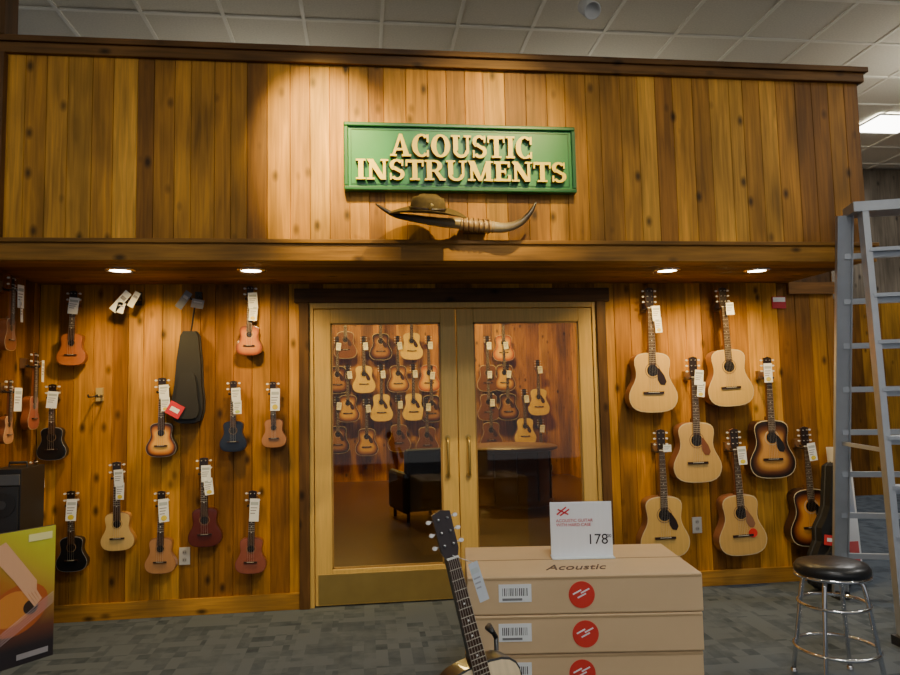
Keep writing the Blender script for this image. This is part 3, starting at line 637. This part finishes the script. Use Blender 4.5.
# ------------------------------------------------------------------ right side items
mb=MB()
gb=[(-.07,0),(-.13,.03),(-.155,.12),(-.14,.24),(-.105,.33),(-.11,.42),(-.07,.50),(-.045,.58),(-.04,.86),(0,.89),(.04,.86),(.045,.58),(.07,.50),(.11,.42),(.105,.33),(.14,.24),(.155,.12),(.13,.03),(.07,0)]
mb.ext(gb,-.06,.04,(.008,.008,.009));mb.ext([(x*.75,.05+z*.45) for x,z in gb],-.085,-.06,(.012,.012,.013))
mb.tube([(x*1.01,-.0,z) for x,z in gb],.006,6,(.03,.03,.03),closed=True)
mb.T=Matrix.Translation((-.06,-.09,.38));mb.box((-.05,0,-.07),(.05,.003,0),(.65,.03,.03));mb.box((-.03,-.001,-.045),(.03,0,-.02),(.85,.85,.85));mb.T=Matrix.Identity(4)
mb.obj("guitar_gig_bag",[M_MATTE],None,(2.60,-.30,.01),(math.radians(-4),math.radians(9),math.radians(5)),bevel=.01)
mb=MB();mb.box((-.06,-.05,0),(.06,.05,.98),(.75,.76,.78));mb.box((-.045,-.052,.5),(.045,-.05,.8),(.35,.4,.5));mb.box((-.045,-.052,.1),(.045,-.05,.3),(.6,.1,.1));mb.obj("tall_white_carton",[M_PAPER],None,(2.90,-.15,.005),(math.radians(-4),0,0),bevel=.004)
# ------------------------------------------------------------------ left side items
mb=MB();mb.box((-2.765,-.66,.0),(-2.58,-.36,1.06),(.013,.013,.014));mb.box((-2.755,-.668,.06),(-2.59,-.66,.96),(.03,.03,.03));mb.box((-2.76,-.672,.97),(-2.585,-.66,1.03),(.10,.10,.10))
for z in (.2,.42,.64,.86): mb.disc(-2.672,z,.07,-.674,-.667,(.02,.02,.02),n=24);mb.disc(-2.672,z,.025,-.68,-.672,(.05,.05,.05),n=16)
mb.tube([(-2.72,-.5,1.06),(-2.72,-.5,1.085),(-2.62,-.5,1.085),(-2.62,-.5,1.06)],.008,8,(.03,.03,.03))
mb.obj("speaker_column",[M_PLASTIC],bevel=.006)
PA=empty("guitar_poster_board",(-2.40,-.62,0),(0,0,math.atan2(-.22,-.18)+math.pi))
mb=MB();mb.box((-.52,.004,.0),(0,.03,.73),(.05,.05,.05));mb.obj("board",[M_PLASTIC],PA)
mb=MB();W=-.52
nx,nz=6,8
def pc(u,v):
    base=Vector((.015,.012,.02)).lerp(Vector((.40,.11,.02)),max(0,min(1,(v-.15)*2.6)));base=base.lerp(Vector((.50,.55,.05)),max(0,min(1,(v-.5)*2+(u-.6))))
    return tuple(base)
for i in range(nx):
    for j in range(nz):
        u0,u1=i/nx,(i+1)/nx;v0,v1=j/nz,(j+1)/nz
        X=lambda u:W*(1-u)
        us=[(u0,v0),(u1,v0),(u1,v1),(u0,v1)]
        mb.add([(X(u),0.002,.73*v) for u,v in us],[(0,1,2,3)],(lambda k,us=us:pc(*us[k])),0)
E=lambda cx,cz,rx,rz,a,n=24:[(cx+rx*math.cos(t)*math.cos(a)-rz*math.sin(t)*math.sin(a),cz+rx*math.cos(t)*math.sin(a)+rz*math.sin(t)*math.cos(a)) for t in [2*math.pi*k/n for k in range(n)]]
mb.ext(E(-.20,.30,.17,.13,.4),.0012,.002,(.42,.10,.02));mb.ext(E(-.23,.31,.11,.09,.4),.0008,.0012,(.62,.24,.05));mb.ext(E(-.13,.30,.04,.04,0),.0004,.0008,(.03,.015,.01))
mb.ext([(-.36,.64),(-.27,.68),(-.17,.54),(-.10,.44),(-.10,.38),(-.16,.37),(-.22,.46)],.0002,.0006,(.70,.42,.27))
for q in range(4): mb.beam((-.12-.014*q,-.0002,.41-.008*q),(-.075-.010*q,-.0002,.33-.010*q),.0012,.013,(0,0,1),(.70,.42,.27))
for q in range(5): mb.beam((-.34,-.0006,.10+.014*q),(-.005,-.0006,.30+.014*q),.0005,.002,(0,0,1),(.7,.6,.7))
mb.box((-.15,-.0008,.66),(-.02,.0,.70),(.75,.78,.4));mb.box((-.2,-.0008,.03),(-.03,.0,.06),(.3,.3,.35))
mb.obj("printed_poster",[M_PAPER],PA)
# ------------------------------------------------------------------ inner room furniture
AC=empty("dark_seat_shape",(.0,3.3,.006),(0,0,math.pi+.25))  # dark seat standing in for an unclear dark shape behind the glass
mb=MB();LE=(.010,.006,.004)
mb.box((-.25,-.30,.12),(.25,.30,.42),LE);mb.box((-.29,-.32,.1),(-.20,.32,.56),LE);mb.box((.20,-.32,.1),(.29,.32,.56),LE);mb.box((-.26,.20,.12),(.26,.33,.82),LE)
mb.obj("upholstery",[M_MATTE],AC,bevel=.06)
mb=MB()
for a in (-.22,.22):
    for b in (-.26,.26): mb.tube([(a,b,0),(a,b,.12)],.02,8,(.05,.03,.02))
mb.obj("legs",[M_PLASTIC],AC)
mb=MB();mb.lathe([(.0001,.74),(.62,.74),(.65,.725),(.65,.70),(.62,.69),(.56,.68),(.56,.06),(.58,.05),(.58,0)],n=48,col=(.16,.075,.02))
for k in range(12):
    a=2*math.pi*k/12;mb.beam((.563*math.cos(a),.563*math.sin(a),.07),(.563*math.cos(a),.563*math.sin(a),.67),.02,.03,(math.cos(a),math.sin(a),0),(.11,.05,.015))
mb.obj("round_display_counter",[M_OAK],None,(1.25,4.2,.006))
# ------------------------------------------------------------------ world + camera
w=bpy.data.worlds.new("World");scene.world=w;w.use_nodes=True
w.node_tree.nodes["Background"].inputs[0].default_value=(.95,.96,1,1);w.node_tree.nodes["Background"].inputs[1].default_value=.40
yaw=math.radians(6.9);p=math.radians(4.6);r=math.radians(1.2)
F=Vector((math.sin(yaw)*math.cos(p),math.cos(yaw)*math.cos(p),math.sin(p)))
R0=Vector((math.cos(yaw),-math.sin(yaw),0));U0=R0.cross(F)
U=U0*math.cos(r)+R0*math.sin(r);R=R0*math.cos(r)-U0*math.sin(r)
cd=bpy.data.cameras.new("camera");cd.lens=28;cd.sensor_width=36
co=bpy.data.objects.new("camera",cd);COL.objects.link(co)
m=Matrix((( R.x,U.x,-F.x,-.605),(R.y,U.y,-F.y,-5.0),(R.z,U.z,-F.z,1.44),(0,0,0,1)))
co.matrix_world=m;scene.camera=co
